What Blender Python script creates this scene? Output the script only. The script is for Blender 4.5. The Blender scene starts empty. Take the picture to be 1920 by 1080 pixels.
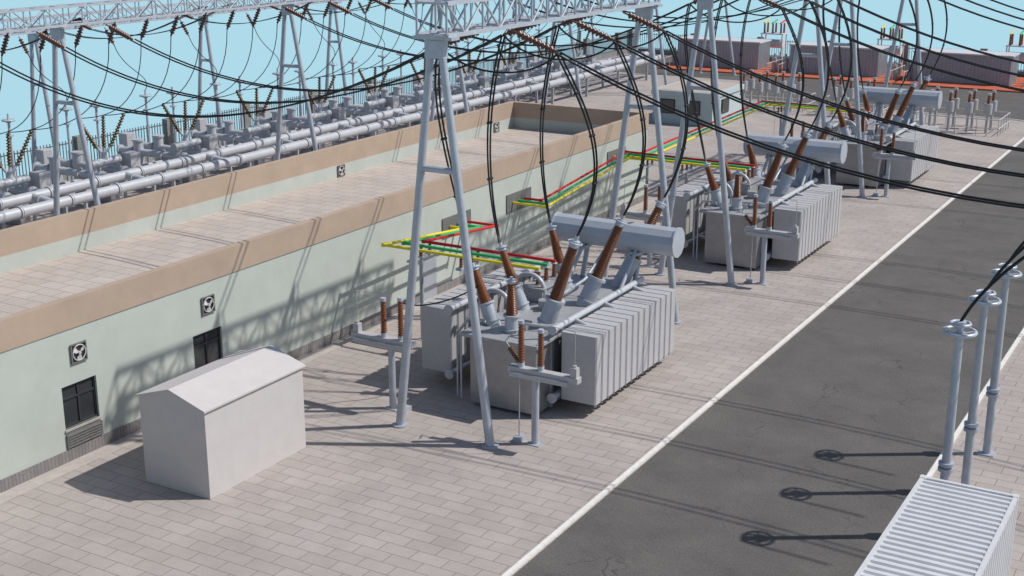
import bpy, math, random
from mathutils import Vector, Matrix
random.seed(4)
D=bpy.data; SC=bpy.context.scene; COL=SC.collection
# ------------------------------------------------------------------ materials
def mat(name,c,rough=.55,metal=0.,var=.12,scale=1.5,bump=0.,c2=None,spec=.4):
    m=D.materials.new(name);m.use_nodes=True;n=m.node_tree.nodes;l=m.node_tree.links
    b=n['Principled BSDF'];b.inputs['Roughness'].default_value=rough;b.inputs['Metallic'].default_value=metal
    b.inputs['Specular IOR Level'].default_value=spec
    g=n.new('ShaderNodeNewGeometry')
    no=n.new('ShaderNodeTexNoise');no.inputs['Scale'].default_value=scale;no.inputs['Detail'].default_value=6;no.inputs['Roughness'].default_value=.65
    l.new(g.outputs['Position'],no.inputs['Vector'])
    r=n.new('ShaderNodeValToRGB');e=r.color_ramp.elements
    e[0].position=.3;e[1].position=.7
    c2=c2 or tuple(x*(1-var*2) for x in c)
    e[0].color=(*c2,1);e[1].color=(*c,1)
    l.new(no.outputs['Fac'],r.inputs['Fac']);l.new(r.outputs['Color'],b.inputs['Base Color'])
    if bump:
        n2=n.new('ShaderNodeTexNoise');n2.inputs['Scale'].default_value=60;n2.inputs['Detail'].default_value=4
        l.new(g.outputs['Position'],n2.inputs['Vector'])
        bp=n.new('ShaderNodeBump');bp.inputs['Strength'].default_value=bump;bp.inputs['Distance'].default_value=.02
        l.new(n2.outputs['Fac'],bp.inputs['Height']);l.new(bp.outputs['Normal'],b.inputs['Normal'])
    return m
def paver(name,ca,cb,mortar,w,h,ms=.012,rot=0.,stain=.18,rough=.8):
    m=D.materials.new(name);m.use_nodes=True;n=m.node_tree.nodes;l=m.node_tree.links
    b=n['Principled BSDF'];b.inputs['Roughness'].default_value=rough;b.inputs['Specular IOR Level'].default_value=.3
    g=n.new('ShaderNodeNewGeometry');mp=n.new('ShaderNodeMapping');mp.inputs['Rotation'].default_value=(0,0,rot)
    l.new(g.outputs['Position'],mp.inputs['Vector'])
    br=n.new('ShaderNodeTexBrick');br.inputs['Scale'].default_value=1;br.inputs['Brick Width'].default_value=w;br.inputs['Row Height'].default_value=h
    br.inputs['Mortar Size'].default_value=ms;br.inputs['Mortar Smooth'].default_value=.3;br.inputs['Bias'].default_value=0
    br.inputs['Color1'].default_value=(*ca,1);br.inputs['Color2'].default_value=(*cb,1);br.inputs['Mortar'].default_value=(*mortar,1)
    l.new(mp.outputs[0],br.inputs['Vector'])
    no=n.new('ShaderNodeTexNoise');no.inputs['Scale'].default_value=.45;no.inputs['Detail'].default_value=8;no.inputs['Roughness'].default_value=.7
    l.new(g.outputs['Position'],no.inputs['Vector'])
    mr=n.new('ShaderNodeMapRange');mr.inputs[1].default_value=.3;mr.inputs[2].default_value=.7;mr.inputs[3].default_value=1-stain;mr.inputs[4].default_value=1+stain*.4
    l.new(no.outputs['Fac'],mr.inputs[0])
    n3=n.new('ShaderNodeTexNoise');n3.inputs['Scale'].default_value=25;n3.inputs['Detail'].default_value=5
    l.new(g.outputs['Position'],n3.inputs['Vector'])
    mr3=n.new('ShaderNodeMapRange');mr3.inputs[1].default_value=.3;mr3.inputs[2].default_value=.7;mr3.inputs[3].default_value=.9;mr3.inputs[4].default_value=1.08
    l.new(n3.outputs['Fac'],mr3.inputs[0])
    mu=n.new('ShaderNodeMath');mu.operation='MULTIPLY';l.new(mr.outputs[0],mu.inputs[0]);l.new(mr3.outputs[0],mu.inputs[1])
    vm=n.new('ShaderNodeVectorMath');vm.operation='SCALE';l.new(br.outputs['Color'],vm.inputs[0]);l.new(mu.outputs[0],vm.inputs['Scale'])
    l.new(vm.outputs[0],b.inputs['Base Color'])
    bp=n.new('ShaderNodeBump');bp.invert=True;bp.inputs['Strength'].default_value=.5;bp.inputs['Distance'].default_value=.01
    l.new(br.outputs['Fac'],bp.inputs['Height']);l.new(bp.outputs[0],b.inputs['Normal'])
    return m
def asphalt():
    m=D.materials.new('asphalt');m.use_nodes=True;n=m.node_tree.nodes;l=m.node_tree.links
    b=n['Principled BSDF'];b.inputs['Roughness'].default_value=.85;b.inputs['Specular IOR Level'].default_value=.25
    g=n.new('ShaderNodeNewGeometry')
    n1=n.new('ShaderNodeTexNoise');n1.inputs['Scale'].default_value=.5;n1.inputs['Detail'].default_value=9;n1.inputs['Roughness'].default_value=.7
    n2=n.new('ShaderNodeTexNoise');n2.inputs['Scale'].default_value=18;n2.inputs['Detail'].default_value=6;n2.inputs['Roughness'].default_value=.75
    l.new(g.outputs['Position'],n1.inputs['Vector']);l.new(g.outputs['Position'],n2.inputs['Vector'])
    r=n.new('ShaderNodeValToRGB');r.color_ramp.elements[0].position=.3;r.color_ramp.elements[1].position=.72
    r.color_ramp.elements[0].color=(.092,.087,.084,1);r.color_ramp.elements[1].color=(.137,.129,.122,1);l.new(n1.outputs['Fac'],r.inputs['Fac'])
    mr=n.new('ShaderNodeMapRange');mr.inputs[1].default_value=.3;mr.inputs[2].default_value=.7;mr.inputs[3].default_value=.65;mr.inputs[4].default_value=1.33
    l.new(n2.outputs['Fac'],mr.inputs[0])
    nd=n.new('ShaderNodeTexNoise');nd.inputs['Scale'].default_value=1.3;nd.inputs['Detail'].default_value=6
    l.new(g.outputs['Position'],nd.inputs['Vector'])
    mx=n.new('ShaderNodeVectorMath');mx.operation='MULTIPLY_ADD';mx.inputs[1].default_value=(1.4,1.4,0);l.new(nd.outputs['Color'],mx.inputs[0]);l.new(g.outputs['Position'],mx.inputs[2])
    vo=n.new('ShaderNodeTexVoronoi');vo.feature='DISTANCE_TO_EDGE';vo.inputs['Scale'].default_value=.55;l.new(mx.outputs[0],vo.inputs['Vector'])
    cr=n.new('ShaderNodeMapRange');cr.inputs[1].default_value=0;cr.inputs[2].default_value=.012;cr.inputs[3].default_value=1;cr.inputs[4].default_value=0;l.new(vo.outputs['Distance'],cr.inputs[0])
    nm=n.new('ShaderNodeTexNoise');nm.inputs['Scale'].default_value=.35;l.new(g.outputs['Position'],nm.inputs['Vector'])
    mk=n.new('ShaderNodeMapRange');mk.inputs[1].default_value=.5;mk.inputs[2].default_value=.62;l.new(nm.outputs['Fac'],mk.inputs[0])
    cm=n.new('ShaderNodeMath');cm.operation='MULTIPLY';l.new(cr.outputs[0],cm.inputs[0]);l.new(mk.outputs[0],cm.inputs[1])
    c3=n.new('ShaderNodeMath');c3.operation='MULTIPLY_ADD';c3.inputs[1].default_value=-.45;c3.inputs[2].default_value=1;l.new(cm.outputs[0],c3.inputs[0])
    mu=n.new('ShaderNodeMath');mu.operation='MULTIPLY';l.new(mr.outputs[0],mu.inputs[0]);l.new(c3.outputs[0],mu.inputs[1])
    vm=n.new('ShaderNodeVectorMath');vm.operation='SCALE';l.new(r.outputs[0],vm.inputs[0]);l.new(mu.outputs[0],vm.inputs['Scale'])
    l.new(vm.outputs[0],b.inputs['Base Color'])
    bp=n.new('ShaderNodeBump');bp.inputs['Strength'].default_value=.35;bp.inputs['Distance'].default_value=.015;l.new(n2.outputs['Fac'],bp.inputs['Height']);l.new(bp.outputs[0],b.inputs['Normal'])
    return m
M=dict(
 pave=paver('paving_blocks',(.415,.372,.35),(.375,.335,.315),(.18,.16,.15),.9,.45,.010,rot=0),
 rooft=paver('roof_tiles',(.50,.44,.395),(.455,.40,.36),(.24,.205,.185),.9,.6,.014,rot=0,stain=.12),
 asph=asphalt(),
 white=mat('road_paint',(.78,.77,.74),.7,var=.1,scale=6),
 kerb=mat('apron_concrete',(.46,.42,.39),.85,var=.12,scale=3,bump=.2),
 wall=mat('mint_render',(.475,.515,.475),.85,var=.06,scale=.8,bump=.15),
 band=mat('tan_render',(.44,.34,.265),.85,var=.08,scale=.8,bump=.15),
 wall2=mat('pale_blue_render',(.47,.55,.56),.8,var=.05,scale=.8),
 hut=mat('hut_paint',(.54,.515,.51),.75,var=.04,scale=2,bump=.1),
 steel=mat('galvanised_tube',(.46,.49,.55),.42,.2,var=.10,scale=3),
 truss=mat('truss_steel',(.50,.54,.60),.45,.2,var=.10,scale=3),
 pipe=mat('gas_pipe_paint',(.50,.515,.55),.4,.1,var=.07,scale=2),
 rad=mat('radiator_paint',(.49,.485,.50),.5,.1,var=.06,scale=5,bump=.08),
 tank=mat('brushed_tank',(.36,.36,.37),.36,.5,var=.09,scale=3),
 lid=mat('tank_lid_paint',(.40,.41,.43),.5,.2,var=.12,scale=4),
 cons=mat('conservator_paint',(.46,.50,.56),.42,.15,var=.06,scale=2),
 brown=mat('brown_porcelain',(.235,.078,.028),.36,0,var=.12,scale=3,spec=.5),
 brown2=mat('dark_brown_porcelain',(.12,.045,.028),.35,0,var=.15,scale=3,spec=.6),
 olive=mat('olive_insulator',(.13,.085,.03),.4,0,var=.2,scale=3),
 wire=mat('black_conductor',(.016,.016,.018),.45,.2,var=.1,scale=3),
 red=mat('red_phase_paint',(.60,.02,.02),.4,var=.05),
 green=mat('green_phase_paint',(.03,.45,.13),.4,var=.05),
 yellow=mat('yellow_phase_paint',(.76,.66,.02),.4,var=.05),
 dark=mat('dark_frame',(.05,.055,.06),.5,.2,var=.1),
 glass=mat('window_glass',(.045,.05,.055),.12,0,var=.2,scale=1,spec=.8),
 louv=mat('louvre_metal',(.20,.20,.20),.6,.3,var=.1),
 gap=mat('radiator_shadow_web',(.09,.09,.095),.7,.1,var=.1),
 fence=mat('fence_paint',(.15,.18,.20),.6,.2,var=.1),
 fpost=mat('fence_pier',(.27,.27,.27),.8,var=.15),
 cont=mat('container_paint',(.66,.67,.69),.45,.1,var=.06,scale=2),
 shed=mat('shed_cladding',(.40,.43,.47),.5,.2,var=.08,scale=2),
 redpad=mat('red_pad',(.55,.14,.07),.8,var=.15,scale=1),
 ceram=mat('grey_ceramic',(.48,.52,.58),.35,.1,var=.06),
)
# ------------------------------------------------------------------ mesh builder
class MB:
    def __init__(s): s.v=[];s.f=[];s.sm=[];s.mi=[];s.cur=0;s.mats=[]
    def use(s,m):
        if m not in s.mats: s.mats.append(m)
        s.cur=s.mats.index(m);return s
    def add(s,vs,fs,sm=False):
        o=len(s.v);s.v+= [tuple(x) for x in vs]
        for f in fs: s.f.append([i+o for i in f]);s.sm.append(sm);s.mi.append(s.cur)
    def box(s,a,b):
        x0,y0,z0=a;x1,y1,z1=b
        s.add([(x0,y0,z0),(x1,y0,z0),(x1,y1,z0),(x0,y1,z0),(x0,y0,z1),(x1,y0,z1),(x1,y1,z1),(x0,y1,z1)],
         [(0,3,2,1),(4,5,6,7),(0,1,5,4),(1,2,6,5),(2,3,7,6),(3,0,4,7)]);return s
    def cbox(s,c,d): return s.box([c[i]-d[i]/2 for i in range(3)],[c[i]+d[i]/2 for i in range(3)])
    def frame(s,p0,p1):
        z=(p1-p0).normalized();x=z.cross(Vector((0,0,1)))
        if x.length<1e-3: x=Vector((1,0,0))
        x.normalize();return x,z.cross(x)
    def cyl(s,p0,p1,r0,r1=None,n=12,caps=True,smooth=True):
        p0=Vector(p0);p1=Vector(p1);r1=r0 if r1 is None else r1
        x,y=s.frame(p0,p1);vs=[]
        for p,r in((p0,r0),(p1,r1)):
            for i in range(n):
                a=2*math.pi*i/n;vs.append(p+x*math.cos(a)*r+y*math.sin(a)*r)
        s.add(vs,[(i,i+n,(i+1)%n+n,(i+1)%n) for i in range(n)],smooth)
        if caps: s.add(vs[:n],[list(range(n))]);s.add(vs[n:],[list(range(n-1,-1,-1))])
        return s
    def lathe(s,p0,p1,prof,n=14,smooth=True):
        p0=Vector(p0);p1=Vector(p1);x,y=s.frame(p0,p1);d=p1-p0;vs=[]
        for t,r in prof:
            for i in range(n):
                a=2*math.pi*i/n;vs.append(p0+d*t+x*math.cos(a)*r+y*math.sin(a)*r)
        fs=[(j*n+i,(j+1)*n+i,(j+1)*n+(i+1)%n,j*n+(i+1)%n) for j in range(len(prof)-1) for i in range(n)]
        fs.append([(len(prof)-1)*n+i for i in range(n-1,-1,-1)])
        s.add(vs,fs,smooth);return s
    def ins(s,p0,p1,r0,r1,k,n=14,core=.74):
        pr=[]
        for i in range(k):
            t=i/k;dt=1/k;r=r0+(r1-r0)*t
            pr+=[(t,r*core),(t+dt*.25,r*core),(t+dt*.42,r),(t+dt*.55,r*.97),(t+dt*.85,r*core)]
        pr.append((1,r1*core));return s.lathe(p0,p1,pr,n,False if n<8 else True)
    def tube(s,pts,r,n=6):
        pts=[Vector(p) for p in pts];vs=[];m=len(pts)
        prev=None
        for j,p in enumerate(pts):
            t=(pts[min(j+1,m-1)]-pts[max(j-1,0)]).normalized()
            if prev is None:
                x=t.cross(Vector((0,0,1)))
                if x.length<.05: x=t.cross(Vector((1,0,0)))
            else: x=prev-t*prev.dot(t)
            x.normalize();prev=x;y=t.cross(x)
            for i in range(n):
                a=2*math.pi*i/n;vs.append(p+x*math.cos(a)*r+y*math.sin(a)*r)
        fs=[(j*n+i,(j+1)*n+i,(j+1)*n+(i+1)%n,j*n+(i+1)%n) for j in range(m-1) for i in range(n)]
        fs+= [list(range(n-1,-1,-1)),[(m-1)*n+i for i in range(n)]]
        s.add(vs,fs,True);return s
    def ring(s,c,R,r,N=20,axis=(0,0,1)):
        ax=Vector(axis).normalized();x=ax.orthogonal().normalized();y=ax.cross(x)
        c=Vector(c);pts=[c+x*math.cos(2*math.pi*i/N)*R+y*math.sin(2*math.pi*i/N)*R for i in range(N+1)]
        return s.tube(pts,r,6)
    def obj(s,name,m=None,parent=None,org=(0,0,0),bevel=0):
        me=D.meshes.new(name)
        me.from_pydata([(v[0]-org[0],v[1]-org[1],v[2]-org[2]) for v in s.v],[],s.f)
        ms=s.mats or [m]
        for q in ms: me.materials.append(q)
        me.polygons.foreach_set('use_smooth',s.sm);me.polygons.foreach_set('material_index',s.mi)
        me.update()
        o=D.objects.new(name,me);COL.objects.link(o)
        if parent: o.parent=parent
        else: o.location=org
        if bevel:
            b=o.modifiers.new('bevel','BEVEL');b.width=bevel;b.segments=2;b.limit_method='ANGLE'
        return o
def thing(name,loc,label,cat,group=None):
    o=D.objects.new(name,None);o.empty_display_size=.2;o.location=loc;COL.objects.link(o);tag(o,label,cat,group);return o
def tag(o,label,cat,group=None):
    o['label']=label;o['category']=cat
    if group:o['group']=group
    return o
def copy_thing(o,off,parent=None):
    c=o.copy();COL.objects.link(c)
    if parent: c.parent=parent
    else: c.location=o.location+Vector(off)
    for ch in list(o.children): copy_thing(ch,off,c)
    return c
def struct(o): o['kind']='structure';return o
# ------------------------------------------------------------------ setting
PIT=19.03
def sheet(name,x0,y0,x1,y1,z,m,base=None):
    b=MB()
    if base is None: b.add([(x0,y0,z),(x1,y0,z),(x1,y1,z),(x0,y1,z)],[(0,1,2,3)])
    else: b.box((x0,y0,base),(x1,y1,z))
    return struct(b.obj(name,m))
sheet('ground',-60,-14,22,125.5,0,M['pave'],-1.2)
sheet('road',-13.65,-13.9,-6.7,98.5,.004,M['asph'])
sheet('cross_road',-39.5,98.5,21.9,123.2,.004,M['asph'])
sheet('service_road',-57.5,109,-39.5,123.2,.004,M['asph'])
b=MB()
for x0,x1 in((-13.82,-13.70),(-6.65,-6.53)):
    b.box((x0,-13.9,0.0),(x1,96.5 if x0<-10 else 98.4,.06))
b.box((-39.5,98.38,0),(-15.6,98.49,.06))
pts=[(-13.82,96.5),(-13.95,97.2),(-14.4,97.9),(-15.6,98.38)];pt2=[(-13.70,96.5),(-13.83,97.3),(-14.35,98.03),(-15.6,98.49)]
for i in range(3):
    a,c,d,e=pts[i],pts[i+1],pt2[i+1],pt2[i]
    b.add([(*a,0.06),(*c,.06),(*d,.06),(*e,.06),(*a,0),(*c,0),(*d,0),(*e,0)],[(0,3,2,1),(0,1,5,4),(2,3,7,6)])
struct(b.obj('road_kerb',M['white']))
sheet('building_apron',-27.55,-5,-27.0,61.4,.02,M['kerb'],-.1)

# --- control building
XF=-27.57;XB=-35.65;Y0=2.;Y1=61.3;ZP=4.6;ZB=3.78;ZR=3.22;TH=.24
cb=thing('control_building',(XF,30,0),'long low mint control building with tan parapet and flat roof','building')
O=(XF,30,0)
WIN=[(22.82,24.05),(27.93,29.2)];WZ=(.95,2.19)
b=MB()
ys=[Y0]+[q for w in WIN for q in w]+[Y1]
for i in range(0,len(ys),2): b.box((XF-TH,ys[i],0),(XF,ys[i+1],ZB))
for w in WIN:
    b.box((XF-TH,w[0],0),(XF,w[1],WZ[0]));b.box((XF-TH,w[0],WZ[1]),(XF,w[1],ZB))
b.box((XB,Y0,0),(XB+TH,Y1,ZB));b.box((XB+TH,Y1-TH,0),(XF-TH,Y1,ZB));b.box((XB+TH,Y0,0),(XF-TH,Y0+TH,ZB))
b.obj('wall',M['wall'],cb,O)
b=MB();e=.03
b.box((XF-TH-.0,Y0-e,ZB),(XF+e,Y1+e,ZP));b.box((XB-e,Y0-e,ZB),(XB+TH,Y1+e,ZP))
b.box((XB+TH,Y1-TH,ZB),(XF-TH,Y1+e,ZP));b.box((XB+TH,Y0-e,ZB),(XF-TH,Y0+TH,ZP))
b.obj('parapet',M['band'],cb,O)
MB().box((XB+TH+.002,Y0+TH+.002,ZR-.2),(XF-TH-.002,Y1-TH-.002,ZR)).obj('roof',M['rooft'],cb,O)
MB().box((XF,Y0,0.021),(XF+.04,Y1,.36)).obj('plinth',paver('plinth_bricks',(.27,.25,.25),(.22,.21,.21),(.13,.12,.12),.3,.12,.008),cb,O)
for w in WIN:
    b=MB();y0,y1=w;z0,z1=WZ;t=.055;xa,xb=XF-.14,XF-.07
    for yy in(y0,y1-t,(y0+y1)/2-t/2): b.box((xa,yy,z0),(xb,yy+t,z1))
    for zz in(z0,z1-t,z1-.42): b.box((xa+.002,y0+.001,zz),(xb+.002,y1-.001,zz+t))
    wo=b.obj('window',M['dark'],cb,O)
    MB().box((XF-.125,y0,z0),(XF-.11,y1,z1)).obj('pane',M['glass'],wo,O)
    b=MB();b.box((XF-.05,y0-.03,z0-.06),(XF+.05,y1+.03,z0+.0)).obj('sill',M['kerb'],wo,O)
b=MB();y0,y1=22.8,24.08
b.box((XF+.002,y0,.40),(XF+.02,y1,.82))
for t in(0,1): b.box((XF+.02,(y0,y1-.04)[t],.40),(XF+.06,(y0+.04,y1)[t],.82))
for i in range(5):
    z=.42+i*.078;b.add([(XF+.02,y0+.04,z+.075),(XF+.02,y1-.04,z+.075),(XF+.075,y1-.04,z+.01),(XF+.075,y0+.04,z+.01)],[(0,1,2,3),(3,2,1,0)])
b.obj('louvre_vent',M['louv'],cb,O)
def fan(x,y,z,s=1.):
    b=MB();r=.26*s
    b.use(M['dark']).box((x+.001,y-r,z-r),(x+.02,y+r,z+r))
    b.use(M['louv'])
    for a in(-1,1):
        b.box((x+.02,y+a*r-.02,z-r-.02),(x+.06,y+a*r+.02,z+r+.02));b.box((x+.022,y-r,z+a*r-.02),(x+.058,y+r,z+a*r+.02))
    b.use(M['hut']).ring((x+.06,y,z),r*.86,.018,24,(1,0,0))
    b.cyl((x+.02,y,z),(x+.1,y,z),.045*s,n=10)
    for k in range(3):
        a0=k*math.pi*2/3+.5;vs=[]
        for rr,da,dx in((.04,-.2,.05),(.15,-.5,.04),(.21,-.3,.04),(.215,.3,.075),(.12,.55,.075),(.04,.3,.07)):
            vs.append((x+dx,y+math.cos(a0+da)*rr*s,z+math.sin(a0+da)*rr*s))
        b.add(vs,[(0,1,2,3,4,5)])
    b.obj('exhaust_fan',None,cb,O)
for y in(23.5,28.65): fan(XF,y,3.04)
for y in(45.7,59.2): fan(XB+TH,y,3.5,.9)
for y0,y1,z0,z1 in((41.9,44.0,2.2,3.0),(46.9,49.0,2.2,3.0),(56.6,58.6,2.6,3.3)):
    MB().box((XF+.002,y0,z0),(XF+.05,y1,z1)).obj('outlet_panel',M['louv'],cb,O)
MB().box((XF+.002,40.3,.0),(XF+.05,41.4,2.1)).obj('door',M['shed'],cb,O)
# --- second small building
Q=(-36,86,0)
sb=thing('relay_building',Q,'small pale blue flat roofed relay building with dark windows','building')
b=MB();b.box((-37.8,84.8,0),(-33.3,90.5,1.95));b.obj('wall',M['wall2'],sb,Q)
MB().box((-37.9,84.7,1.95),(-33.2,90.6,2.3)).obj('parapet',M['wall2'],sb,Q)
MB().box((-37.7,84.9,2.3),(-33.4,90.4,2.32)).obj('roof',M['rooft'],sb,Q)
for x in(-37.2,-35.3):
    w=MB().box((x,84.74,.7),(x+1.1,84.79,1.7)).obj('window',M['dark'],sb,Q)
    MB().box((x+.06,84.71,.76),(x+1.04,84.738,1.64)).obj('pane',M['glass'],w,Q)
w=MB().box((-33.29,86.4,.7),(-33.24,87.8,1.7)).obj('window',M['dark'],sb,Q)
MB().box((-33.238,86.47,.76),(-33.21,87.73,1.64)).obj('pane',M['glass'],w,Q)
# --- hut
hx0,hx1,hy0,hy1=-24.8,-22.5,23.0,26.95;Q=((hx0+hx1)/2,25,0)
h=thing('equipment_hut',Q,'plain off-white windowless hut with shallow gabled roof on paving','hut')
hm=(hx0+hx1)/2;ez=2.46;rz=2.82
b=MB();b.add([(hx0,hy0,0),(hx1,hy0,0),(hx1,hy1,0),(hx0,hy1,0),(hx0,hy0,ez),(hx1,hy0,ez),(hx1,hy1,ez),(hx0,hy1,ez),(hm,hy0,rz),(hm,hy1,rz)],
 [(0,1,5,8,4),(1,2,6,5),(2,3,7,9,6),(3,0,4,7)]);b.obj('wall',M['hut'],h,Q)
b=MB();o=.07;sl=(rz-ez)/(hx1-hm)
A=[(hx0-o,ez-o*sl+.004),(hm,rz+.004),(hx1+o,ez-o*sl+.004)]
vs=[];
for y in(hy0-o,hy1+o):
    for dz in(0,.05):
        for x,z in A: vs.append((x,y,z+dz))
b.add(vs,[(0,1,4,3),(1,2,5,4),(6,9,10,7),(7,10,11,8),(3,4,10,9),(4,5,11,10),(0,6,7,1),(1,7,8,2),(0,3,9,6),(2,8,11,5)])
b.obj('roof',M['hut'],h,Q)

# ------------------------------------------------------------------ gantries
def aframe(b,x0,x1,xm,y,z,r=.125,brace=.69,n=14):
    b.cyl((x0,y,0.04),(xm-.14,y,z),r*1.08,r*.85,n);b.cyl((x1,y,0.04),(xm+.14,y,z),r*1.08,r*.85,n)
    f=brace
    xa=x0+(xm-.14-x0)*f;xb=x1+(xm+.14-x1)*f
    b.cyl((xa,y,z*f),(xb,y,z*f),r*.75,n=10)
    for x in(x0,x1): b.cyl((x,y,0),(x,y,.05),r*2,n=12)
    b.box((xm-.62,y-.2,z),(xm+.62,y+.2,z+.09))
    b.box((xm-.3,y-.12,z-.5),(xm+.3,y+.12,z-.02))
def truss(b,x,y0,y1,z,w=.95,hh=.85,step=.95,r=.055,diag=.036):
    n=max(1,round((y1-y0)/step));ys=[y0+(y1-y0)*i/n for i in range(n+1)]
    C=[(-w/2,0),(w/2,0),(w/2,hh),(-w/2,hh)]
    for cx,cz in C: b.box((x+cx-r,y0,z+cz-r),(x+cx+r,y1,z+cz+r))
    for i,y in enumerate(ys):
        for k in range(4):
            a=C[k];c=C[(k+1)%4]
            b.cyl((x+a[0],y,z+a[1]),(x+c[0],y,z+c[1]),diag,n=5,caps=False)
            if i<n:
                if (i+k)%2: a,c=c,a
                b.cyl((x+a[0],y,z+a[1]),(x+c[0],ys[i+1],z+c[1]),diag,n=5,caps=False)
def gantry(name,x0,x1,xm,ylist,z,label,group,br=.125,trz=.12,**k):
    Q=(xm,ylist[0],0);g=thing(name,Q,label,'gantry',group)
    for y in ylist:
        b=MB();aframe(b,x0,x1,xm,y,z,br);b.obj('leg_frame',M['steel'],g,Q)
    b=MB();truss(b,xm,ylist[0]-.2,ylist[-1]+.25,z+trz,**k);b.obj('truss_beam',M['truss'],g,Q)
    return g
g1=gantry('steel_gantry',-21.1,-17.97,-19.6,[29.65,42.98],11.45,'tall grey tubular A-frame gantry with lattice beam over a transformer','transformer bay gantries')
for k in(1,2): copy_thing(g1,(0,PIT*k,0))
YA=[38.1+14.8*i-14.8 for i in range(7)]
gantry('steel_gantry',-45.4,-42.1,-44,YA,9.95,'long grey lattice beam gantry on A-frame legs behind the building','switchyard gantries',w=.8,hh=.75,step=1.0,r=.045,diag=.03)
YB=[46.9-12.6+12.6*i for i in range(7)]
gantry('steel_gantry',-57.1,-54.9,-56,YB,8.4,'grey lattice beam gantry on A-frame legs beside the perimeter fence','switchyard gantries',br=.12,w=.7,hh=.7,step=1.0,r=.045,diag=.028)

# ------------------------------------------------------------------ transformer
TQ=(-19.0,36.,0)
tr=thing('power_transformer',TQ,'grey power transformer with finned radiators and tall brown bushings on paving','transformer','row of power transformers')
b=MB();b.use(M['tank']).box((-20.16,32.1,.12),(-17.85,39.4,2.3))
b.use(M['lid']).box((-20.4,31.85,2.3),(-17.68,39.6,2.40))
for y in(32.9,34.6,36.3,38.0): b.use(M['tank']).box((-20.26,y,.12),(-20.16,y+.14,2.3));b.box((-17.85,y,.12),(-17.75,y+.14,2.3))
b.use(M['lid'])
for x in(-19.9,-18.3): b.box((x-.15,32.4,0),(x+.15,39.2,.12))
for i in range(20):
    b.cyl((-20.3,32+i*.39,2.4),(-20.3,32+i*.39,2.43),.03,n=6);b.cyl((-17.76,32+i*.39,2.4),(-17.76,32+i*.39,2.43),.03,n=6)
b.box((-19.2,33.0,2.4),(-18.7,33.4,2.62));b.cyl((-19.3,35.3,2.4),(-19.3,35.3,2.7),.22,n=16)
b.obj('tank',None,tr,TQ,bevel=.012)
def radiator(x0,x1,y0,y1,z0,z1,inner):
    b=MB();b.use(M['rad']);n=14;p=(y1-y0)/n
    for i in range(n):
        ya=y0+i*p;yb=ya+p*.88;c=.04
        b.add([(x0,ya+c,z0),(x0+c,ya,z0),(x1-c,ya,z0),(x1,ya+c,z0),(x1,yb-c,z0),(x1-c,yb,z0),(x0+c,yb,z0),(x0,yb-c,z0)]+
              [(x0,ya+c,z1),(x0+c,ya,z1),(x1-c,ya,z1),(x1,ya+c,z1),(x1,yb-c,z1),(x1-c,yb,z1),(x0+c,yb,z1),(x0,yb-c,z1)],
              [list(range(7,-1,-1)),list(range(8,16))]+[(k,(k+1)%8,(k+1)%8+8,k+8) for k in range(8)])
        xo=x1-.1 if inner<0 else x0+.1
        b.cyl((xo,ya+p*.42,z0-.12),(xo,ya+p*.42,z0),.035,n=8)
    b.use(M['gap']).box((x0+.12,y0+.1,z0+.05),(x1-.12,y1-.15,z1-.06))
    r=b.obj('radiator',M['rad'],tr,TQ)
    xi=(x0-.12) if inner<0 else (x1+.12)
    b=MB()
    for z in(z0+.1,z1+.12):
        b.cyl((xi,y0-.3,z),(xi,y1+.1,z),.1,n=14);b.cyl((xi,y0-.36,z),(xi,y0-.3,z),.16,n=16)
    for yy in(y0+1,y0+3.,y1-.8): b.cyl((xi,yy,z1+.12),(xi+.5*(-inner),yy,z1-.05),.07,n=10)
    xt=-17.85 if inner<0 else -20.16
    for yy in(y0+1.2,y1-1.2):
        b.cyl((xi,yy,z0+.1),(xt,yy,z0+.1),.09,n=12)
    b.obj('header_pipe',M['pipe'],r,TQ)
    return r
radiator(-17.5,-16.3,33.03,38.98,.42,2.58,-1)
radiator(-22.62,-21.45,33.05,38.98,.5,2.62,1)
def bushing(name,p0,p1,rt,r0,r1,sheds,ft=.27,cap=.1,mt='brown'):
    p0=Vector(p0);p1=Vector(p1);d=p1-p0
    t=MB();a=p0+d*ft;L=d.length
    t.cyl(p0-d*.12,p0+d*(ft-.03),rt,rt*.88,16);t.cyl(p0+d*(ft-.03),a,rt*1.12,n=16)
    t.cyl(p0+d*.02,p0+d*.04,rt*1.14,n=16)
    t=t.obj(name,M['cons'],tr,TQ)
    b=MB();e=p0+d*(1-.12);b.ins(a,e,r0,r1,sheds,core=.82);b.obj('insulator',M[mt],t,TQ)
    b=MB();b.cyl(e,p0+d*.95,r1*1.05,r1*.95,12);b.cyl(p0+d*.95,p1,r1*.4,n=8);b.ring(p0+d*.93,r1*1.35,.025,16,d)
    b.obj('cap',M['ceram'],t,TQ)
HVB=[(-18.4,33.75,2.45),(-18.4,36.4,2.45),(-18.4,39.05,2.45)]
HVT=[(-17.55,34.1,5.3),(-17.5,37.25,5.3),(-17.45,40.35,5.3)]
for a,c in zip(HVB,HVT): bushing('high_voltage_bushing',a,c,.29,.21,.16,30,ft=.30)
MVB=[(-19.95,33.1,2.45),(-20.0,35.0,2.45),(-20.0,38.0,2.45)]
MVT=[(-20.7,33.15,4.25),(-20.75,34.9,4.5),(-20.65,38.1,4.5)]
for a,c in zip(MVB,MVT): bushing('medium_voltage_bushing',a,c,.25,.20,.13,20,ft=.34)
bushing('neutral_bushing',(-19.05,32.75,2.45),(-19.05,32.72,4.15),.24,.19,.12,18,ft=.3)
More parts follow.
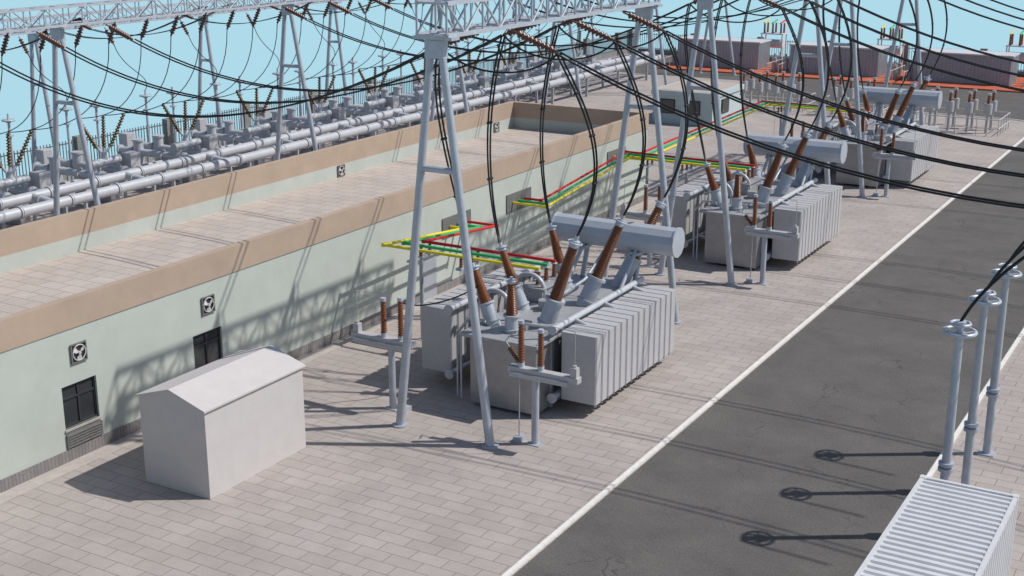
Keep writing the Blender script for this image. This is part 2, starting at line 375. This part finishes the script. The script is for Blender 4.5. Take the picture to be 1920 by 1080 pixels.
b=MB();b.box((-20.35,35.75,2.41),(-19.65,37.55,2.85));b.box((-20.42,35.68,2.85),(-19.58,37.62,2.9));b.obj('terminal_box',M['lid'],tr,TQ,bevel=.01)
for y in(36.1,36.65,37.2): bushing('low_voltage_bushing',(-20.,y,2.88),(-20.,y,3.42),.11,.09,.065,5,ft=.08)
bushing('earthing_bushing',(-18.95,35.2,2.42),(-18.95,35.2,3.1),.12,.09,.06,7,ft=.1)
cy,cz=39.6,4.0
b=MB();b.cyl((-21.15,cy,cz),(-16.6,cy,cz),.5,n=12,smooth=False)
b.cyl((-21.2,cy,cz),(-21.15,cy,cz),.53,n=12,smooth=False);b.cyl((-16.6,cy,cz),(-16.55,cy,cz),.53,n=12,smooth=False)
co=b.obj('conservator',M['cons'],tr,TQ)
for x in(-20.0,-18.0):
    b=MB()
    b.cyl((x,39.3,2.4),(x,cy+.1,cz-.45),.09,n=10);b.cyl((x,38.1,2.4),(x,cy-.25,cz-.4),.07,n=10)
    b.box((x-.15,cy-.4,cz-.56),(x+.15,cy+.4,cz-.46))
    b.obj('support_bracket',M['cons'],co,TQ)
MB().tube([(-19.2,cy,cz-.45),(-19.2,38.,2.78),(-19.2,37.8,2.74),(-19.2,35.4,2.6)],.05,8).obj('relay_pipe',M['cons'],co,TQ)
def arc(c,R,a0,a1,ax=(1,0,0),ay=(0,0,1),n=10):
    ax=Vector(ax);ay=Vector(ay);c=Vector(c)
    return [c+ax*R*math.cos(a0+(a1-a0)*i/n)+ay*R*math.sin(a0+(a1-a0)*i/n) for i in range(n+1)]
for y in(33.7,35.9):
    MB().tube([(-20.9,y,2.72)]+arc((-20.2,y,2.75),.55,math.pi,0)+[(-19.65,y,2.4)],.075,8).obj('oil_pipe',M['pipe'],tr,TQ)
for P,r in (([(-21.2,32.9,.7),(-20.9,32.6,.9),(-20.85,32.6,2.2),(-20.5,32.6,2.65),(-19.9,32.6,2.65)],.05),
 ([(-17.6,32.8,2.72),(-18.0,32.5,2.85),(-18.6,32.5,2.8),(-18.7,32.6,2.4)],.05),
 ([(-20.75,32.3,.15),(-20.75,32.3,2.3)],.03),([(-20.55,32.2,.15),(-20.55,32.2,2.3)],.03)):
    MB().tube(P,r,8).obj('oil_pipe',M['pipe'],tr,TQ)
MB().box((-20.62,34.0,.7),(-20.262,34.9,1.7)).obj('control_cabinet',M['rad'],tr,TQ,bevel=.01)
for k in(1,2): copy_thing(tr,(0,PIT*k,0))

# ------------------------------------------------------------------ arrester stands
def stand(xc,y,xa,xb,arr,side):
    Q=(xc,y,0);s=thing('arrester_stand',Q,'grey steel stand carrying two brown surge arresters beside a transformer','arrester stand','surge arrester stands')
    b=MB();b.cyl((xc,y,0),(xc,y,2.1),.11,n=14);b.box((xc-.22,y-.2,0),(xc+.22,y+.2,.03))
    b.obj('column',M['steel'],s,Q)
    b=MB();xx=xc-.5*side;b.cyl((xx,y-.05,.1),(xx,y-.05,2.1),.02,n=6);b.box((xx-.12,y-.2,.0),(xx+.12,y+.12,.16));b.obj('operating_rod',M['steel'],s,Q)
    b=MB();b.box((xa,y-.13,2.1),(xb,y+.13,2.28));b.box((xa+.1,y-.2,2.0),(xb-.3,y-.132,2.14))
    b.obj('beam',M['rad'],s,Q,bevel=.01)
    for x,h in arr:
        c=MB();c.cyl((x,y,2.28),(x,y,2.42),.1,n=12);c.cyl((x,y,2.40),(x,y,2.44+h),.03,n=6);c.cyl((x,y,2.42+h),(x,y,2.52+h),.09,n=12)
        c=c.obj('surge_arrester',M['ceram'],s,Q)
        MB().ins((x,y,2.42),(x,y,2.42+h),.105,.09,14,12).obj('insulator',M['brown'],c,Q)
    e=xb-.15 if side>0 else xa+.15
    b=MB();b.cbox((e,y,2.42),(.2,.2,.27));b.cyl((e,y,2.55),(e,y,2.62),.06,n=10);b.cyl((e,y,2.6),(e,y,3.6),.012,n=5)
    b.tube([(e,y,3.6),(arr[1][0] if side>0 else arr[0][0],y,3.66)],.012,5)
    b.obj('counter_box',M['rad'],s,Q)
    if side>0:
        MB().ins((xc-.9,y+.1,2.75),(xc-.55,y+.05,2.4),.1,.1,7,12).obj('tilted_insulator',M['brown2'],s,Q)
        MB().tube([(xc-.9,y+.1,2.75),(xc-1.1,y+.2,2.9),(xc-.7,y+.1,3.3)],.02,5).obj('linkage',M['steel'],s,Q)
    return s
s1=stand(-16.95,30.47,-17.8,-15.55,[(-17.42,1.15),(-16.78,.98)],1)
s2=stand(-22.09,30.68,-23.5,-21.25,[(-22.35,1.0),(-21.72,1.1)],-1)
for k in(1,2):
    copy_thing(s1,(0,PIT*k,0));copy_thing(s2,(0,PIT*k,0))

# ------------------------------------------------------------------ busbars
def bus(mt,pts,col):
    o=MB()
    pts=[Vector(p) for p in pts]
    for a,c in zip(pts,pts[1:]): o.cyl(a,c,.055,n=10)
    for p in pts[1:-1]: o.cbox(p,(.125,.125,.125))
    q=tuple(pts[0]);ob=o.obj('busbar',M[mt],None,q)
    tag(ob,col+' painted tubular busbar from the control building to a transformer','busbar','phase coloured busbars')
def bus_support(x,y,z):
    Q=(x,y,0);s=thing('busbar_support',Q,'grey post with small brown insulators under coloured busbars','support post','busbar supports')
    b=MB();b.cyl((x,y,0),(x,y,z-.45),.07,n=10);b.box((x-.1,y-.75,z-.45),(x+.1,y+.75,z-.38));b.box((x-.15,y-.15,0),(x+.15,y+.15,.02));b.obj('post',M['steel'],s,Q)
    for dy in(-.55,0,.55): MB().ins((x,y+dy,z-.38),(x,y+dy,z-.06),.07,.06,4,10).obj('insulator',M['brown'],s,Q)
for j,(c,col) in enumerate((('yellow','yellow'),('green','green'),('red','red'))):
    y=36.1+.55*j
    bus(c,[(-27.5,42.4+.55*j,2.6),(-26.9+.45*j,42.4+.55*j,2.6),(-26.2+.475*j,y,3.45),(-19.95,y,3.45)],col)
    y=36.1+.55*j+PIT
    bus(c,[(-27.5,47.4+.5*j,2.6),(-25.9-.4*j,47.4+.5*j,2.6),(-25.6-.4*j,y,3.5),(-19.95,y,3.45)],col)
    y=36.1+.55*j+2*PIT
    bus(c,[(-27.5,57.2+.4*j,3.0),(-25.9-.4*j,57.2+.4*j,3.0),(-25.6-.4*j,y,3.5),(-19.95,y,3.45)],col)
for k in range(3):
    bus_support(-25.,36.65+PIT*k,3.45)
bus_support(-23,36.65,3.45);bus_support(-23,36.65+PIT,3.45)

# ------------------------------------------------------------------ overhead lines
def sagpts(a,c,sag,n=26):
    a=Vector(a);c=Vector(c)
    return [a.lerp(c,i/n)-Vector((0,0,4*sag*(i/n)*(1-i/n))) for i in range(n+1)]
def string(p0,p1,parent,org,r=.1,k=9,mt='brown2',n=10):
    p0=Vector(p0);p1=Vector(p1);d=p1-p0
    b=MB();b.cyl(p0,p0+d*.14,.03,n=6);b.ins(p0+d*.14,p1-d*.1,r,r,k,n,core=.5);b.cyl(p1-d*.1,p1,.045,n=6)
    b.obj('insulator_string',M[mt],parent,org)
def line(p_beam0,p_beam1,sl0,sl1,sag,r=.031,gap=.14,drop=.55,label='black twin overhead conductor sagging between two gantries'):
    p0=Vector(p_beam0);p1=Vector(p_beam1);u=(p1-p0);u.z=0;u.normalize()
    a=p0+u*sl0-Vector((0,0,drop));c=p1-u*sl1-Vector((0,0,drop));Q=tuple(p0)
    L=thing('overhead_line',Q,label,'power line','overhead lines')
    w=u.cross(Vector((0,0,1)))*gap
    for s in(-1,1):
        MB().tube(sagpts(a+w*s,c+w*s,sag),r,6).obj('conductor',M['wire'],L,Q)
    if sl0>0: string(p0,a,L,Q,r=.12 if r>.03 else .1)
    if sl1>0: string(p1,c,L,Q,r=.12 if r>.03 else .1)
    return a,c
def bez(a,h1,h2,c,n=20):
    a,h1,h2,c=map(Vector,(a,h1,h2,c));o=[]
    for i in range(n+1):
        t=i/n;o.append(a*(1-t)**3+h1*3*t*(1-t)**2+h2*3*t*t*(1-t)+c*t**3)
    return o
def drop(a,c,bul,double=True,r=.031,label='black twin dropper cable from gantry to transformer bushing'):
    a=Vector(a);c=Vector(c);H=a.z-c.z
    h1=a+Vector((bul[0]*.6,bul[1]*.6,-H*.25));h2=c+Vector((bul[0],bul[1],H*.45))
    b=MB()
    offs=(Vector((0,.1,0)),Vector((0,-.1,0))) if double else (Vector((0,0,0)),)
    for o in offs:
        b.tube(bez(a+o,h1+o,h2+o,c+o*.3),r,6)
    if double:
        P=bez(a,h1,h2,c)
        for i in(5,10,15): b.cyl(P[i]+Vector((0,.13,0)),P[i]-Vector((0,.13,0)),.045,n=6)
    q=tuple(a);ob=b.obj('dropper_cable',M['wire'],None,q)
    tag(ob,label,'cable','dropper cables');return ob
for k in range(3):
    dy=PIT*k
    for j,y in enumerate((32.9,36.6,40.3)):
        y+=dy
        Z=11.45
        a,c=line((-20.05,y,Z),(-43.5,y,9.95),1.55,1.5,2.2)
        mt=Vector(MVT[j])+Vector((0,dy,0));drop(a,mt,(-.75,0))
        a2,c2=line((-19.15,y,Z),(9.5,y-1.,11.5),1.55,0,2.9)
        ht=Vector(HVT[j])+Vector((0,dy,0));drop(a2,ht,(1.3,.0))
        b=MB().tube(bez(a,a+Vector((.8,0,-.9)),a2+Vector((-.8,0,-.9)),a2),.031,6);ob=b.obj('jumper_cable',M['wire'],None,tuple(a));tag(ob,'black jumper cable looped under a gantry beam','cable','jumper cables')
ob=MB().tube(bez((-21.72,30.68,3.6),(-22.3,31.5,2.9),(-20.9,32.,3.1),(-20.4,33.,3.6)),.025,6).obj('link_cable',M['wire'],None,(-21.72,30.68,3.6));tag(ob,'thin black cable sagging between arrester and transformer','cable')

# ------------------------------------------------------------------ right posts + container
def ipost(x,y):
    Q=(x,y,0);p=thing('insulator_post',Q,'tall grey tubular post with ring electrode on top beside the road','insulator post','insulator posts by the road')
    b=MB();b.cyl((x,y,0),(x,y,1.75),.115,n=18);b.cyl((x,y,1.75),(x,y,1.83),.19,n=18);b.cyl((x,y,1.9),(x,y,1.98),.19,n=18);b.cyl((x,y,1.83),(x,y,1.9),.1,n=12);b.box((x-.22,y-.22,0),(x+.22,y+.22,.03))
    b.cyl((x,y,1.98),(x,y,5.2),.115,.1,n=18);b.obj('post',M['steel'],p,Q)
    b=MB();b.cyl((x,y,5.2),(x,y,5.26),.2,n=18);b.cyl((x,y,5.26),(x,y,5.5),.07,n=12);b.cyl((x,y,5.5),(x,y,5.56),.13,n=14)
    b.ring((x,y,5.3),.36,.05,28)
    for a in range(4):
        t=a*math.pi/2+.4;b.cyl((x,y,5.24),(x+.34*math.cos(t),y+.34*math.sin(t),5.3),.03,n=6)
    b.ring((x,y,5.5),.22,.04,20);b.obj('corona_ring',M['ceram'],p,Q)
    ob=MB().tube(bez((x,y,5.55),(x+.5,y+.2,6.8),(x+2,y+1,8.2),(x+5,y+1.5,9.6)),.04,6).obj('dropper_cable',M['wire'],None,(x,y,5.55));tag(ob,'black cable rising from an insulator post','cable','dropper cables')
for y in(30.5,33.4,36.3): ipost(-5.56,y)
Q=(-4.55,25,0);c=thing('shipping_container',Q,'white ribbed metal container standing at the road edge','container')
x0,x1,y0,y1,zc=-5.62,-3.53,21.9,28.02,2.6
b=MB();fr=.09
for x in(x0,x1-fr):
    for z in(0,zc-fr): b.box((x,y0,z),(x+fr,y1,z+fr))
    for y in(y0,y1-fr): b.box((x+.001,y+.001,fr),(x+fr-.001,y+fr-.001,zc-fr))
for y in(y0+.001,y1-fr-.001):
    for z in(0,zc-fr): b.box((x0+fr,y,z+.001),(x1-fr,y+fr,z+fr-.001))
for x in(x0-.01,x1-fr-.03):
    for y in(y0-.01,y1-fr-.05): b.box((x,y,zc-.11),(x+fr+.04,y+fr+.06,zc+.012))
b.obj('frame',M['cont'],c,Q)
def corr(b,fn,L,pitch,d):
    n=int(L/pitch);pts=[]
    for i in range(n):
        s=i*pitch
        pts+=[(s,0),(s+pitch*.35,0),(s+pitch*.5,d),(s+pitch*.85,d)]
    pts.append((L,0))
    vs=[];
    for s,o in pts: vs+=fn(s,o)
    b.add(vs,[(2*i,2*i+1,2*i+3,2*i+2) for i in range(len(pts)-1)])
b=MB();corr(b,lambda s,o:[(x0+fr,y0+fr+s,zc-.05+o),(x1-fr,y0+fr+s,zc-.05+o)],y1-y0-2*fr,.235,.045);b.obj('roof',M['cont'],c,Q)
b=MB()
for xx,sg in((x0+.05,-1),(x1-.05,1)): corr(b,lambda s,o:[(xx+sg*o,y0+fr+s,fr),(xx+sg*o,y0+fr+s,zc-fr)],y1-y0-2*fr,.27,.04)
for yy,sg in((y0+.05,-1),(y1-.05,1)): corr(b,lambda s,o:[(x0+fr+s,yy+sg*o,fr),(x0+fr+s,yy+sg*o,zc-fr)],x1-x0-2*fr,.27,.04)
b.obj('wall',M['cont'],c,Q)

# ------------------------------------------------------------------ fences
def fence(name,p0,p1,label):
    p0=Vector(p0);p1=Vector(p1);L=(p1-p0).length;u=(p1-p0)/L;w=Vector((-u.y,u.x,0));Q=tuple(p0)
    f=thing(name,Q,label,'fence','perimeter fence')
    def obx(b,s0,s1,hw,z0,z1):
        vs=[p0+u*s+w*t+Vector((0,0,z)) for z in(z0,z1) for s,t in((s0,-hw),(s1,-hw),(s1,hw),(s0,hw))]
        b.add(vs,[(0,3,2,1),(4,5,6,7),(0,1,5,4),(1,2,6,5),(2,3,7,6),(3,0,4,7)])
    b=MB();n=int(L/.22)
    for i in range(n): obx(b,i*.22,i*.22+.04,.02,.5,2.15)
    for z in(.55,1.95): obx(b,0,L,.025,z,z+.06)
    b.obj('railing',M['fence'],f,Q)
    b=MB();obx(b,0,L,.12,0,.5)
    s=0
    while s<L: obx(b,s-.3,s+.3,.2,0,2.3);s+=7.
    b.obj('pier',M['fpost'],f,Q)
fence('perimeter_fence',(-58,30,0),(-58,124,0),'dark vertical bar fence with grey piers along the switchyard edge')
fence('perimeter_fence',(-58,124,0),(20,124,0),'dark vertical bar fence with grey piers beyond the ribbed enclosures')

# ------------------------------------------------------------------ gas insulated switchgear
def gbus(x,z,y0,y1,r):
    Q=(x,y0,0);g=thing('gas_bus_duct',Q,'long pale grey gas insulated bus pipe on low supports','pipe','gas bus ducts')
    b=MB();b.cyl((x,y0,z),(x,y1,z),r,n=18)
    y=y0+1.6
    while y<y1: b.cyl((x,y,z),(x,y+.07,z),r*1.25,n=18);b.cyl((x,y+.1,z),(x,y+.17,z),r*1.25,n=18);y+=2.875
    b.obj('duct',M['pipe'],g,Q)
    y=y0+2.5
    while y<y1: MB().box((x-.1,y,0),(x+.1,y+.1,z-r+.03)).obj('support',M['steel'],g,Q);y+=5.75
for x,z,r in((-47.5,1.7,.25),(-48.9,1.9,.25),(-52.4,1.1,.24)): gbus(x,z,22,108,r)
GQ=(-50.,39.9,0)
g=thing('switchgear_bay',GQ,'pale grey gas insulated switchgear bay with cabinets and dark V-shaped bushings','switchgear','switchgear bays')
Y=39.9
b=MB()
for dy in(-.75,.75):
    b.cyl((-48.9,Y+dy,1.9),(-54.3,Y+dy,1.9),.2,n=14)
    for x in(-49.6,-51.1,-53.3,-54.3): b.cyl((x,Y+dy,1.9),(x-.1,Y+dy,1.9),.29,n=14)
    b.cyl((-53.,Y+dy,.3),(-53.,Y+dy,2.5),.27,n=16);b.cyl((-53.,Y+dy,2.5),(-53.,Y+dy,2.6),.33,n=16)
    b.cyl((-50.2,Y+dy,1.75),(-50.2,Y+dy,2.4),.17,n=12)
b.cyl((-50.2,Y-.95,2.45),(-50.2,Y+.95,2.45),.22,n=14)
b.cyl((-47.5,Y,1.8),(-48.9,Y,1.95),.17,n=12);b.cyl((-48.2,Y,1.86),(-48.3,Y,1.87),.25,n=12)
b.cyl((-50.2,Y,2.45),(-50.2,Y,3.0),.2,.12,n=14)
b.obj('enclosure',M['pipe'],g,GQ)
for x,y,z,d in((-51.7,Y+1.5,.9,(.8,.6,1.8)),(-54.6,Y-1.5,.75,(.6,.9,1.5)),(-49.9,Y+1.45,2.3,(.7,.7,.9)),(-54.6,Y,2.3,(.6,.6,.8))):
    MB().cbox((x,y,z),d).obj('control_cabinet',M['rad'],g,GQ,bevel=.02)
for x in(-49.9,-54.0):
    b=MB()
    for dy in(-.9,.9): b.box((x-.06,Y+dy-.06,0),(x+.06,Y+dy+.06,1.7))
    b.box((x-.07,Y-1.1,1.45),(x+.07,Y+1.1,1.55));b.obj('support_frame',M['steel'],g,GQ)
for dx,dyy in((-.35,-1.15),(.0,.15),(.35,1.2)):
    s=MB().cyl((-50.2+dx*.15,Y+dyy*.12,2.95),(-50.2+dx*.3,Y+dyy*.3,3.25),.07,n=8).obj('outdoor_bushing',M['pipe'],g,GQ)
    MB().ins((-50.2+dx*.3,Y+dyy*.3,3.2),(-50.2+dx,Y+dyy,4.75),.14,.11,11,10,core=.5).obj('insulator',M['olive'],s,GQ)
for k in range(-2,11):
    if k: copy_thing(g,(0,5.75*k,0))
PQ=(-55.3,42.2,0)
p=thing('voltage_transformer_post',PQ,'slender pale post with disc shaped head near the fence','insulator post','slender posts near the fence')
x,y=-55.3,42.2
b=MB();b.cyl((x,y,0),(x,y,2.2),.1,n=10);b.cyl((x,y,2.2),(x,y,3.6),.07,n=10);b.cyl((x,y,3.6),(x,y,3.66),.2,n=12);b.cyl((x,y,3.66),(x,y,4.3),.07,n=10);b.obj('post',M['ceram'],p,PQ)
b=MB();b.cyl((x,y,4.3),(x,y,4.42),.14,n=12);b.ring((x,y,4.42),.3,.05,16);b.cyl((x,y,4.4),(x,y,4.46),.3,n=14);b.cyl((x,y,4.46),(x,y,4.75),.05,n=8);b.obj('ring_head',M['ceram'],p,PQ)
for k in range(0,11):
    for j in range(2):
        if k or j: copy_thing(p,((0,.4)[j],5.75*k+1.7*j,0))
for k in range(0,11):
    y=39.9+5.75*(k-1)
    for j in range(3):
        yy=y+(-1.9,0,1.9)[j]
        top=Vector((-44.5,yy,9.95));bot=top+Vector((-.55,0,-1.0))
        q=tuple(top);L=thing('hanging_line',q,'brown insulator string with thin black dropper wire below a lattice beam','power line','switchyard droppers')
        string(top,bot,L,q,r=.12,k=6,n=8)
        tgt=Vector((-50.2+(-.35,0,.35)[j],y+(-1.15,.15,1.2)[j],4.78))
        MB().tube(bez(bot,bot+Vector((-.2,0,-3.2)),tgt+Vector((2.2,0,.2)),tgt,14),.022,5).obj('dropper_wire',M['wire'],L,q)
        if j==k%3: line((-44.4,yy,10.2),(-55.6,yy,8.8),1.1,1.1,.7,r=.022,gap=.1,drop=.3,label='thin twin conductor between two switchyard lattice beams')
        if j==1:
            top=Vector((-55.6,yy,8.4));bot=top+Vector((.6,0,-.9));q=tuple(top)
            L=thing('hanging_line',q,'brown insulator string with thin black dropper wire below a lattice beam','power line','switchyard droppers')
            string(top,bot,L,q,r=.12,k=6,n=8)
            t2=Vector((-55.3,yy+2.3,4.7))
            MB().tube(bez(bot,bot+Vector((.6,0,-1.5)),t2+Vector((.8,0,1.)),t2,14),.022,5).obj('dropper_wire',M['wire'],L,q)

# ------------------------------------------------------------------ far compound
def far_set(xl):
    xr=xl+8.1
    Q=(xl,116.2,0)
    pad=MB().box((xl-.9,113.2,0),(xl+9.95,122.6,.12)).obj('red_pad_paving',M['redpad']);struct(pad)
    s=thing('reactor_enclosure',Q,'long grey ribbed metal enclosure on a red painted pad','enclosure','ribbed enclosures')
    b=MB();b.box((xl+.06,116.26,.12),(xr-.06,118.94,2.5));b.obj('core_wall',M['shed'],s,Q)
    b=MB();corr(b,lambda t,o:[(xl+t,116.2-o,.12),(xl+t,116.2-o,2.5)],8.1,.3,.06)
    corr(b,lambda t,o:[(xr+o,116.2+t,.12),(xr+o,116.2+t,2.5)],2.8,.3,.06);b.obj('wall',M['shed'],s,Q)
    MB().box((xl-.1,116.05,2.5),(xr+.1,119.1,2.62)).obj('roof',M['cont'],s,Q)
    X=xr-.2;Yy=120.6;Q2=(X,Yy,.12)
    d=thing('disconnector_stand',Q2,'raised steel stand with coloured insulators beside a ribbed enclosure','disconnector','disconnector stands')
    b=MB()
    for dx in(-1.,1.):
        for dyy in(-.6,.6): b.box((X+dx-.05,Yy+dyy-.05,.12),(X+dx+.05,Yy+dyy+.05,3.0))
    b.box((X-1.1,Yy-.7,3.0),(X+1.1,Yy+.7,3.1));b.cyl((X-1.,Yy,2.1),(X+1.,Yy,2.1),.4,n=14);b.obj('frame',M['cont'],d,Q2)
    for i in range(3):
        mt=('yellow','green','red')[i]
        for dyy in(-.45,.45): MB().ins((X-.8+.8*i,Yy+dyy,3.1),(X-.8+.8*i,Yy+dyy,4.0),.12,.1,6,10).obj('insulator',M['brown'],d,Q2)
        MB().cyl((X-.8+.8*i,Yy-.7,4.05),(X-.8+.8*i,Yy+.7,4.25),.07,n=8).obj('contact_arm',M[mt],d,Q2)
    for dx in(-.6,9.3):
        Q3=(xl+dx,117.5,.12);e=thing('drum_rack',Q3,'small rack with grey drums and rail on a red pad','equipment rack','equipment racks')
        for i in range(2):
            b=MB();b.cyl((xl+dx,117.+i*1.6,.12),(xl+dx,117.+i*1.6,1.2),.25,n=12);b.cyl((xl+dx,117.+i*1.6,1.2),(xl+dx,117.+i*1.6,1.6),.1,n=8)
            b.obj('drum',M['rad'],e,Q3)
        b=MB();b.cyl((xl+dx+.4,113.8,1.0),(xl+dx+.4,119,1.0),.03,n=6)
        for i in range(6): b.cyl((xl+dx+.4,113.8+i,.12),(xl+dx+.4,113.8+i,1.0),.03,n=6)
        b.obj('rail',M['hut'],e,Q3)
for xl in (-49.4,-38.4,-27.3): far_set(xl)
def ais(x0,y0,nx,ny):
    Q=(x0,y0,0);a=thing('instrument_transformer_group',Q,'fenced group of grey instrument transformers with brown insulators','instrument transformer','instrument transformer groups')
    for i in range(nx):
        for j in range(ny):
            b=MB();c=MB()
            x=x0+.9+i*1.25;y=y0+1+j*1.6
            b.cyl((x,y,0),(x,y,1.3),.1,n=8);b.cyl((x,y,1.3),(x,y,2.0),.28,n=12);b.cyl((x,y,1.98),(x,y,2.57),.04,n=6);b.cyl((x,y,2.55),(x,y,2.7),.13,n=10)
            c.ins((x,y,2.0),(x,y,2.55),.14,.1,5,8)
            t=b.obj('instrument_transformer',M['rad'],a,Q);c.obj('insulator',M['brown'],t,Q)
    b=MB();w=nx*1.25+.6;l=ny*1.6+.6
    P=[(x0,y0),(x0+w,y0),(x0+w,y0+l),(x0,y0+l),(x0,y0)]
    for p,q in zip(P,P[1:]):
        for z in(.5,1.1): b.cyl((*p,z),(*q,z),.03,n=6)
        for t in(0,.25,.5,.75): b.cyl((p[0]+(q[0]-p[0])*t,p[1]+(q[1]-p[1])*t,0),(p[0]+(q[0]-p[0])*t,p[1]+(q[1]-p[1])*t,1.1),.03,n=6)
    b.obj('guard_rail',M['hut'],a,Q)
ais(-21.,90.6,4,2);ais(-35.5,93.3,4,2);ais(-28.6,93.3,3,2)
# ------------------------------------------------------------------ camera, sun, world
f=2450.;th=math.atan(725/f);psi=math.atan(1486/math.hypot(f,725))
cam=D.cameras.new('camera');co=D.objects.new('camera',cam);COL.objects.link(co);SC.camera=co
cam.sensor_width=36;cam.lens=36*f/1920;cam.clip_end=2000;co.location=(0,0,15)
co.rotation_euler=(math.pi/2-th,0,psi)
az=math.radians(32);el=math.radians(49.7)
d=Vector((math.cos(el)*math.cos(az),math.cos(el)*math.sin(az),math.sin(el)))
s=D.lights.new('sun','SUN');s.energy=4.05;s.angle=math.radians(.8);s.color=(1,.955,.89)
so=D.objects.new('sun',s);COL.objects.link(so);so.rotation_euler=(-d).to_track_quat('-Z','Y').to_euler();so.location=d*100
W=D.worlds.new('World');SC.world=W;W.use_nodes=True;n=W.node_tree.nodes;l=W.node_tree.links
bg=n['Background'];sk=n.new('ShaderNodeTexSky');sk.sky_type='NISHITA';sk.sun_disc=False;sk.sun_elevation=el
sk.sun_rotation=math.pi/2-az
bg.inputs['Strength'].default_value=.095;l.new(sk.outputs[0],bg.inputs['Color'])
bg2=n.new('ShaderNodeBackground');bg2.inputs['Color'].default_value=(.43,.70,.82,1);bg2.inputs['Strength'].default_value=1.
tc=n.new('ShaderNodeTexCoord');sx=n.new('ShaderNodeSeparateXYZ');l.new(tc.outputs['Generated'],sx.inputs[0])
gr=n.new('ShaderNodeMapRange');gr.inputs[1].default_value=.04;gr.inputs[2].default_value=-.02;l.new(sx.outputs['Z'],gr.inputs[0])
mx=n.new('ShaderNodeMixShader');l.new(gr.outputs[0],mx.inputs[0]);l.new(bg.outputs[0],mx.inputs[1]);l.new(bg2.outputs[0],mx.inputs[2])
l.new(mx.outputs[0],n['World Output'].inputs['Surface'])
SC.view_settings.view_transform='Standard';SC.view_settings.look='None';SC.view_settings.exposure=0
